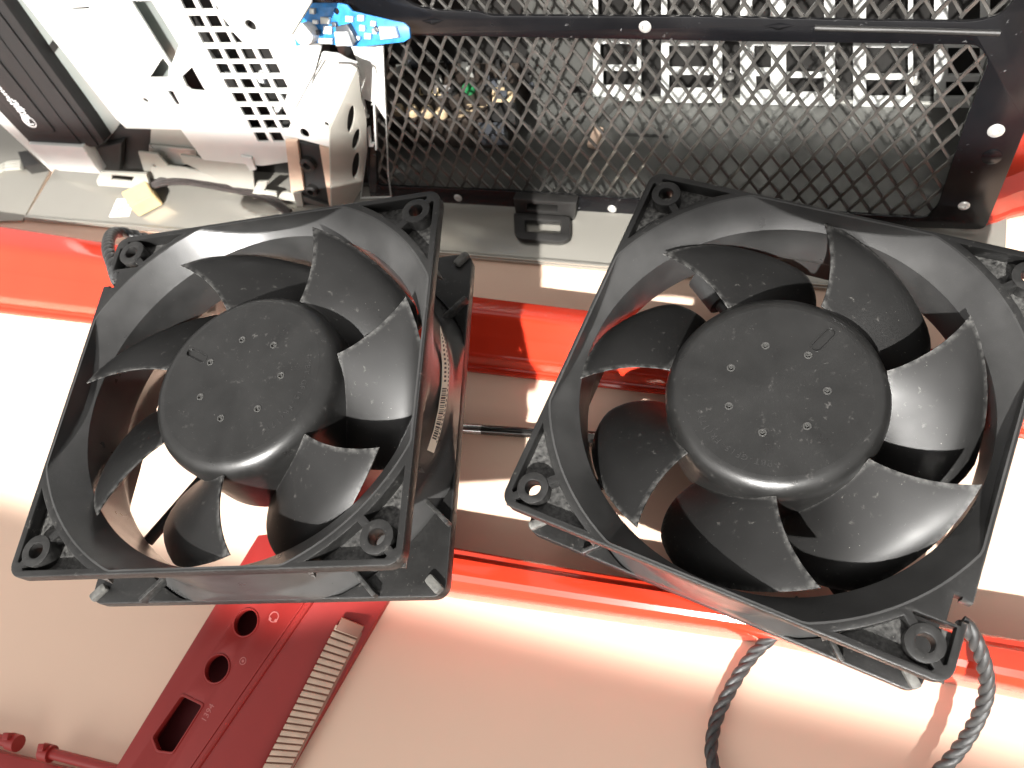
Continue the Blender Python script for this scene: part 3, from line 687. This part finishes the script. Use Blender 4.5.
# floor features
IF = Plane(uvz(0, 230, 3.2), U, V)
plate('floor_slot', [IF.pts([(625, 133), (668, 135), (668, 138), (625, 136)])], 0.02, .12, M_dark, ch, IF.mat())
plate('floor_bracket', [IF.pts([(566, 100), (620, 104), (600, 125), (560, 118)])], 0.02, 4, M_grey, ch, IF.mat(), bevel=.4)
plate('floor_tab', [IF.pts([(596, 130), (604, 132), (597, 150), (588, 148)])], 0.02, 3, M_peach, ch, IF.mat(), bevel=.4)

# motherboard with its parts (behind the mesh)
mbq = thing('motherboard', 'dark motherboard with round battery and beige sockets seen through the mesh', 'circuit board', uvz(-190, 250, 3.3))
MR = Matrix((U, V, Z)).transposed().to_4x4()
MBZ = 22.0
boxo('board', -238, 232, 3.4, -140, BWV + 2.6, MBZ, M_board, mbq, MR, smooth=0, bev=.8)
MP = Plane(uvz(-190, 250, MBZ), U, V)
def mbox(name, x0, y0, x1, y1, h, m, **k): return plate(name, [MP.pts([(x0, y0), (x1, y0), (x1, y1), (x0, y1)], h)], .02, h, m, mbq, MP.mat(), bevel=min(.4, h * .2), **k)
DLP = Plane(MP.w(*MP.px(430, 98, 0), 0), U, V * .6 + Z * .8)
plate('angled_panel', [DLP.pts([(408, 84), (450, 85), (450, 102), (408, 101)])], -2.2, 0, M_board, mbq, DLP.mat(), bevel=.2)
bm = bmesh.new(); text_bm(bm, 'DELL', 4.6, DLP.mat() @ Matrix.Translation((*DLP.px(430, 92), 0.08)), ext=.06, space=1.15); finish('printed_text', mesh_from(bm), M_cream, mbq, smooth=0)
for x, y, m in ((453, 92, M_dark), (470, 91, M_green), (486, 92, M_dark)):
    c = MP.px(x, y); plate('round_cap', [circ(*c, 3.0, 20)], .02, 3, m, mbq, MP.mat(), bevel=.5)
mbox('socket', 492, 87, 513, 102, 4, M_tan); mbox('chip', 497, 90, 507, 97, 5.2, M_chip)
for x in (400, 414, 429, 443): 
    c = MP.px(x, 113 + (x - 400) * .06); plate('round_terminal', [circ(*c, 2.7, 18), circ(*c, 1.1, 12)], .02, 3.5, M_tan, mbq, MP.mat(), bevel=.4)
for k in range(46):
    x = random.uniform(392, 530); y = random.uniform(36, 84); w = random.uniform(3, 9); h = random.uniform(3, 7)
    mbox('component', x, y, x + w, y + h, random.uniform(1, 6), random.choice((M_dark, M_chip, M_grey, M_board, M_zinc, M_dark)))
for k in range(12):
    x = random.uniform(455, 488); y = random.uniform(103, 118); mbox('printed_line', x, y, x + random.uniform(3, 8), y + .7, .08, M_tan)
mbox('plug', 487, 102, 515, 120, 6, M_dark); mbox('plug', 478, 122, 504, 134, 7, M_chip)

# ---- drive cage at the left: white sheets
perf = []
rows = [(-2.5, 9.8, 178.5), (15.6, 27.8, 187.6), (32, 43.8, 197), (48.8, 60.2, 206.4), (63.8, 74.2, 214.8), (78.9, 89, 222.8), (92.7, 103, 231), (106.6, 116.5, 239.2), (119.7, 129, 246.4), (132.5, 141.8, 253.4)]
cnt = [3, 3, 3, 4, 4, 4, 4, 3, 3, 2]
for k, ((y0, y1, x0), c_) in enumerate(zip(rows, cnt)):
    pit = 17.3 - .2 * k; w_ = 12.6 - .14 * k; dx = (y1 - y0) * .50
    for i in range(c_):
        xa = x0 + i * pit; ww = w_
        if k == 1 and i == 2: perf.append([(222, y0 + 1), (231, y1), (226, y1)]); continue
        if k == 0 and i == 2: perf.append([(214, 3), (220, 10.5), (217, 10.5)]); continue
        if k == 2 and i == 2: perf.append([(xa - 1, y0 + .5), (xa + 2.5, y0 + .5), (244, y1), (xa + 5, y1)]); continue
        if k == 6 and i == 3: perf.append([(xa, y0 + 1), (xa + 8, y0 + 1), (xa + 5, y1 - 1)]); continue
        perf.append([(xa, y0), (xa + ww, y0), (xa + ww + dx, y1), (xa + dx, y1)])
cageP = FPL
sheetA = [[(18, -6), (116, 119), (126, 128.5), (215, 131), (215, 60), (165, -6)],
          [(131, 1), (151.5, 1), (179, 45), (171, 65)], [(162.5, 58), (169, 66), (168, 78), (149.5, 78)],
          [(190, 63), (180, 76), (186, 90), (208, 95), (200, 78)], [(167, 90.6), (173, 91.4), (180.6, 106), (176.7, 105.5)], [(70, 8), (89, 7), (90, 9.5), (72, 10)]]
sa = plate('cage_sheet', [FPL.pts(o, 3) for o in sheetA] + [pcirc(145.5, 100.5, 1.35, 3)], 1.8, 3.0, M_white, ch, FPL.mat(), bevel=.2)
sheetB = [(150.5, -6), (182, 48), (170.5, 66), (169.5, 77.5), (176, 78.5), (181, 83), (187, 94), (192, 97), (178, 126), (203, 160), (262, 166), (304, 160), (300, 120), (310, 90), (322, 45), (288, -6)]
sb = plate('perforated_sheet', [round_poly(FPL.pts(sheetB, 6.2), 1.0), FPL.pts([(192, 67), (182, 76.5), (187, 87.5), (191, 90.6), (206, 92), (199, 80)], 6.2)] + [FPL.pts(o, 6.2) for o in perf] + [pcirc(250.5, 25.5, 2.3, 6.2), pcirc(223, -1, 1.0, 6.2)], 5.0, 6.2, M_white, ch, FPL.mat(), bevel=.15)
fplate('cage_liner', [[(112, -20), (158, -20), (186, 55), (170, 83), (138, 83)]], -5, -4, M_rail)
fplate('cage_core', [[(40, -30), (330, -30), (330, 150), (230, 150), (120, 125)]], -22, -16, M_dark)
for k in range(16):
    x = random.uniform(200, 285); y = random.uniform(10, 130); fplate('cage_component', [[(x, y), (x + random.uniform(4, 10), y + 1), (x + 9, y + 8), (x + 1, y + 7)]], -16, -12, random.choice((M_zinc, M_grey, M_comp, M_chip)))
# strip beside the drive
fplate('drive_rail', [[(-20, -30), (26, -12), (120, 124), (105, 143), (80, 118), (0, 4)]], -2.5, -1.2, M_rail, bevel=.2)
fplate('rail_slot', [[(52.5, 40.5), (58.5, 47), (54.5, 53), (48.5, 46)]], -1.2, -1.0, M_dark)
# lower flap, flanges in beige-grey darkened to imitate shade, dark recess
fplate('cage_recess', [[(92, 124), (300, 130), (300, 214), (120, 205), (95, 176)]], -12, -10, M_dark)
fplate('dark_bracket', [[(117, 127), (151, 127), (148, 172), (122, 174), (96, 172), (92, 150)]], -9, -2, M_dark, bevel=.8)
fplate('sleeve', [[(96, 148), (122, 142), (120, 172), (100, 168)]], -2, 3, M_dark, bevel=2.0)
fplate('lower_sheet', [[(151, 127), (182, 129), (200, 152), (196, 166), (148, 150)]], -4, -2.5, M_beige)
fplate('lower_sheet', [[(149, 145), (196, 150), (196, 160), (168, 172), (148, 168)]], -2, -.8, M_zinc, bevel=.2)
fl1 = plate('hook_flange', [FPL.pts([(138, 152), (157, 154), (168, 166), (184, 168), (220, 176), (255, 190), (250, 200), (205, 184), (146, 178)], 4), pcirc(154.5, 166, 1.0, 4)], 2.8, 4.0, M_beige, ch, FPL.mat(), bevel=.2)
fplate('lower_flap', [[(180, 155), (205, 159), (252, 163), (256, 199), (226, 184), (182, 162)]], 4.2, 5.4, M_beige, bevel=.2)
fplate('lower_flap', [[(240, 156), (251, 158), (256, 170), (250, 171)]], 6.4, 7.6, M_white, bevel=.2)
for L, hole in (([(100, 172), (146, 174), (150, 186), (141, 189), (98, 186), (96, 181)], [(112, 175), (134, 177), (131, 182), (111, 180)]), ([(257, 182), (268, 182), (264, 191), (276, 193), (278, 199), (253, 199), (251, 196)], None), ([(281, 193), (297, 193), (297, 202), (277, 200)], None)):
    o = [round_poly(FPL.pts(L, 8), .9)] + ([FPL.pts(hole, 8)] if hole else [])
    plate('locking_tab', o, 6.4, 8.0, M_beige, ch, FPL.mat(), bevel=.3)
# ledge under the drive
fplate('drive_ledge', [[(28, 144), (82, 147), (100, 174), (60, 171), (50, 168)]], 2, 9, M_white, bevel=.6)
# bracket box with round holes
brP = Plane(FPL.w(*FPL.px(310, 110, 16), 16), U, V * math.sin(math.radians(16)) + Z * math.cos(math.radians(16)))
plate('bracket_face', [round_poly(brP.pts([(285, 135.5), (330, 147.5), (329, 127), (341, 100), (357.5, 63), (346, 59), (338, 54), (322, 52), (312, 84), (296, 112)]), .8), circ(*brP.px(304.5, 133.3), 2.1, 20), circ(*brP.px(326.5, 124.5), 1.0, 12)], -1.2, 0, M_white, ch, brP.mat(), bevel=.25)
fplate('fold_line', [[(321, 60), (322, 60.6), (295.7, 109), (294.9, 108.6)]], 15.9, 16.4, M_grey, plane=FPL)
_p1 = brP.w(*brP.px(330, 147.5)); _p2 = brP.w(*brP.px(357.5, 63)); _p3 = FPL.w(*FPL.px(362, 186, 4), 4)
SP = Plane(_p1, _p3 - _p1, _p2 - _p1)
sd = [[(329.5, 148), (330, 127), (342, 100), (357.5, 65), (361, 98), (366, 118), (366, 150), (361, 188), (352, 203), (331, 207)]]
def ell(cx, cy, rx, ry, tilt=0.0, n=18): return [(cx + rx * math.cos(2 * math.pi * i / n) + tilt * ry * math.sin(2 * math.pi * i / n), cy + ry * math.sin(2 * math.pi * i / n)) for i in range(n)]
sideL = [SP.pts(o) for o in sd] + [SP.pts(ell(350.6, 118, 3.4, 13.5, -.12)), SP.pts(ell(355.8, 138.5, 3.4, 10.5, -.2)), SP.pts(ell(355.6, 164.5, 3.7, 13, -.12))]
plate('bracket_side', sideL, -.6, .6, M_beige, ch, SP.mat(), bevel=.15)  # darker sheet colour stands in for shade on this side
fplate('bracket_backing', [[(338, 70), (384, 60), (388, 200), (335, 205)]], -8, -6, M_dark)
plate('cage_column', [FPL.pts([(350, 44), (383, 46), (386, 120), (388, 175), (391, 198), (360, 199), (366, 150), (364, 110), (357, 62)], 4), FPL.pts([(361.5, 98.5), (363, 98), (366.5, 116), (368.5, 116.5), (368.5, 118), (365, 118)], 4), FPL.pts([(371.5, 103.5), (374.5, 103.5), (376.5, 150), (375.5, 150), (373.4, 105), (371.5, 105)], 4), FPL.pts([(367.5, 128), (369, 128), (370.5, 144), (373.5, 144), (373, 146.5), (369, 146.5)], 4)], 2.8, 4.0, M_white, ch, FPL.mat(), bevel=.15)
fplate('edge_trim', [[(338, 62.5), (345, 62.5), (351, 63), (358, 67), (360, 76), (358.8, 76), (356.5, 68), (350, 64.2), (338, 64)]], 16.2, 16.6, M_grey)
# rubber mount strip
fplate('mount_strip', [[(285, 141), (297, 141), (304, 190), (291, 193)]], 8, 10, M_peach, bevel=.4)
fplate('mount_strip', [[(319, 146), (333, 150), (345, 206), (329, 206)]], 8, 10, M_peach, bevel=.4)
fplate('mount_strip', [[(293, 193), (301, 193), (304, 212), (298, 213)]], 8, 9.5, M_beige, bevel=.3)
ms = fplate('mount_block', [[(296, 142), (320, 146), (330, 206), (303, 206), (301, 180)]], 4, 8, M_rubber, bevel=.5)
for x, y, r in ((308.5, 163.5, 3.6), (312.5, 190, 3.0)):
    c = FPL.px(x, y, 9); bm = bmesh.new(); lathe_bm(bm, [(r, 7.9), (r, 10.6), (r * .8, 11), (r * .5, 11), (r * .45, 9), (0, 9)], 22, FPL.mat() @ Matrix.Translation((*c, 0))); finish('grommet', mesh_from(bm), M_dark, ms, smooth=35)
fplate('mount_bar', [[(303, 196), (330, 206), (330, 210), (303, 201)]], 8.2, 9.4, M_grey)
# slanted flap at the top, coloured grey to imitate its shading
TPa = Plane(FPL.w(*FPL.px(285, 0, 22), 22), U, V * .8 + Z * .6)
plate('top_flap', [TPa.pts([(256, -12), (314, -12), (311, 2), (292, 34), (287.5, 34)])], -1, 0, M_beige, ch, TPa.mat(), bevel=.2)

fplate('case_edge', [[(-80, 20), (0, 107), (31, 143), (58, 158), (52, 172), (0, 124), (-80, 45)]], -1, 0.5, M_white, bevel=.2)
SLP = Plane(uvz(-420, 230, 1.2), U, V)
plate('side_sheet', [SLP.pts([(-120, 40), (-40, 85), (0, 118), (36, 152), (50, 172), (23, 221), (-120, 225)])], -.8, 0.6, M_panel, ch, SLP.mat(), bevel=.2)
# ---- optical drive
dr = thing('optical_drive', 'dark grey drive bezel with a white logo standing at the left of the case', 'drive', FPL.w(*FPL.px(60, 145, 5), 5))
DP = FPL
fplate('bezel', [[(-60, -60), (-4, -8), (2, 0), (45, 60), (89, 120), (104, 142), (98, 147), (84, 147), (31, 144), (-60, 50)]], -4, 5.4, M_drive, dr, bevel=.4)
fplate('face_panel', [[(-60, -60), (0, 15), (79, 120), (98, 146.3), (31, 143), (-60, 35)]], 5.4, 6.4, M_drive, dr, bevel=.3)
fplate('face_panel', [[(-60, -42), (0, 38), (61, 120), (82, 145.5), (31.5, 142.5), (-60, 38)]], 6.4, 7.0, M_drive, dr, bevel=.25)
fplate('logo_plate', [[(-40, 10), (0, 63), (55, 132), (52, 134.5), (30, 133), (-20, 78), (-50, 40)]], 7.0, 8.0, M_drive, dr, bevel=.4, rnd=1.5)
bm = bmesh.new(); dP = [FPL.px(7, 94, 8.1), FPL.px(32, 124, 8.1)]
ang = math.atan2(dP[1][1] - dP[0][1], dP[1][0] - dP[0][0])
mid = FPL.px(17, 108, 8.1); mid2 = FPL.px(13.5, 110, 8.1)
text_bm(bm, 'Super', 4.8, FPL.mat() @ Matrix.Translation((*FPL.px(20.0, 108.5, 8.1), 8.05)) @ Matrix.Rotation(ang + math.pi, 4, 'Z'), ext=.06)
text_bm(bm, 'WriteMaster', 4.2, FPL.mat() @ Matrix.Translation((*FPL.px(12.5, 103.5, 8.1), 8.05)) @ Matrix.Rotation(ang + math.pi, 4, 'Z'), ext=.06)
cc = FPL.px(29, 121.5, 8.1)
R_ = [(cc[0] + 3.9 * math.cos(t) * 1.0, cc[1] + 3.6 * math.sin(t)) for t in [2 * math.pi * i / 24 for i in range(24)]]; r_ = [(cc[0] + .25 + 3.3 * math.cos(t), cc[1] + 3.0 * math.sin(t)) for t in [2 * math.pi * i / 24 for i in range(24)]]
curve_bm(bm, [R_, r_], 8.0, 8.12, 0, FPL.mat())
text_bm(bm, 'M', 6.0, FPL.mat() @ Matrix.Translation((*cc, 8.05)) @ Matrix.Rotation(ang + math.pi, 4, 'Z'), ext=.06)
finish('logo_print', mesh_from(bm), M_ink, dr, smooth=0)

# ---- blue circuit board at the top
pb = thing('small_circuit_board', 'bright blue little circuit board with white parts above the drive cage', 'circuit board', FPL.w(*FPL.px(350, 25, 12), 9))
PBP = Plane(FPL.w(*FPL.px(350, 25, 10), 10), U, V * .55 + Z * .83)
def pbplate(name, px, t0, t1, m, par=pb, **k): return plate(name, [PBP.pts(o, t1) for o in px], t0, t1, m, par, PBP.mat(), **k)
pcb_ = plate('board', [PBP.pts([(296, 46), (293, 30), (303, 8), (312, 3), (340, 3), (347, 5), (352, 11), (390, 20), (404, 23), (409, 28), (410, 38), (404, 42), (360, 47), (345, 46), (318, 43)]), circ(*PBP.px(336.5, 11.3), 1.1, 14)], -1.2, 0, M_pcb, pb, PBP.mat(), bevel=.1)
bm = bmesh.new(); lathe_bm(bm, [(3.9, .02), (3.9, 4.5), (3.5, 5), (0, 5)], 28, PBP.mat() @ Matrix.Translation((*PBP.px(305.5, 34, 3), 0))); finish('capacitor', mesh_from(bm), M_comp, pb, smooth=35)
pbplate('jack', [[(335, 27), (347, 24), (352, 33), (356, 41), (352, 46), (338, 46)]], .02, 3.0, M_chip, bevel=.3); pbplate('jack_face', [[(334, 32), (347, 32), (352, 46), (336, 46)]], 3.05, 4.2, M_comp, bevel=.2)
pbplate('white_block', [[(378, 27), (394, 27), (397, 38), (380, 40)]], .02, 2.6, M_comp, bevel=.5)
for x, y, w, h in ((320, 17, 9, 7), (323, 26, 8, 8), (345, 16, 7, 6), (357, 15, 6, 6), (359, 25, 5, 6), (364, 33, 6, 6), (370, 21, 5, 5), (309, 8, 5, 6), (312, 20, 5, 4), (355, 36, 4, 4), (372, 29, 4, 5), (318, 38, 14, 6)):
    pbplate('component', [[(x, y), (x + w, y + .6), (x + w, y + h + .4), (x, y + h)]], .02, 1.6, random.choice((M_comp, M_comp, M_comp, M_zinc)), bevel=.2)
for x, y in ((373, 27), (314, 30), (331, 22)):
    pbplate('chip', [[(x, y), (x + 4, y + .5), (x + 5, y + 5), (x + 1, y + 5)]], .02, 1.8, M_chip, bevel=.2)

# ---- loose connector and wires on the base sheet
cn = thing('loose_wire_connector', 'cream plastic plug on a dark wire lying on the steel sheet', 'connector', onz(135, 197, 2.4))
KP = Plane(onz(136, 195, 8), U, V)
bm = bmesh.new(); top_ = [onz(x, y, 11) for x, y in ((120.5, 192), (145.5, 180), (153.5, 194), (129, 207))]
bot_ = [p - Z * 8.4 for p in top_]; loft_bm(bm, [bot_, top_]); bmesh.ops.bevel(bm, geom=list(bm.edges), offset=.6, segments=2, affect='EDGES'); finish('housing', mesh_from(bm), M_cream, cn, smooth=35)
bm = bmesh.new()
for k, (dx, dy) in enumerate(((0, 0), (1.5, 3), (-1, -3))):
    tube_bm(bm, spline([onz(150, 187 + dy * .6, 8), onz(165, 181 + dy, 9), onz(190, 180 + dy * 1.2, 9), onz(225, 186 + dy * 1.2, 7), onz(265, 196 + dy, 6), onz(290, 214 + dy, 5)], 10), 1.1, 10)
finish('wire', mesh_from(bm), M_wire, cn)
LBP = Plane(onz(122, 210, 2.25), U, V)
lbl = plate('paper_label', [LBP.pts([(117, 199), (135, 199), (129, 216.5), (109, 217)])], .02, .12, M_whitepaper, bs, LBP.mat())
bm = bmesh.new()
for k in range(7): 
    x = 115.5 + k * 1.25; curve_bm(bm, [LBP.pts([(x + 2, 206.5), (x + 2.7, 206.5), (x + 1.1, 211.5), (x + .4, 211.5)])], .13, .16, 0, LBP.mat())
for k in range(3): curve_bm(bm, [LBP.pts([(126, 203 + k * 3), (131 - k, 203 + k * 3), (130.6 - k, 204 + k * 3), (125.6, 204 + k * 3)])], .13, .16, 0, LBP.mat())
finish('label_print', mesh_from(bm), M_print, lbl, smooth=0)
# ribbon with black clip at the far left
rb = thing('grey_ribbon_cable', 'thin grey ribbon cable ending in a black clip left of the drive', 'cable', onz(20, 165, 0))
bm = bmesh.new()
for k in range(3): tube_bm(bm, spline([onz(-40, 172 + 3 * k, 1.2), onz(-5, 168 + 2.5 * k, 3), onz(8, 163 + 3 * k, 2), onz(22, 162 + 3 * k, 4)], 8), 1.1, 8)
finish('ribbon', mesh_from(bm), M_beige, rb)
CLP = Plane(onz(32, 160, 6), U, V); plate('clip', [CLP.pts([(20, 154), (30, 152.5), (43, 166), (26, 169)])], -5.5, 2, M_dark, rb, CLP.mat(), bevel=.5)
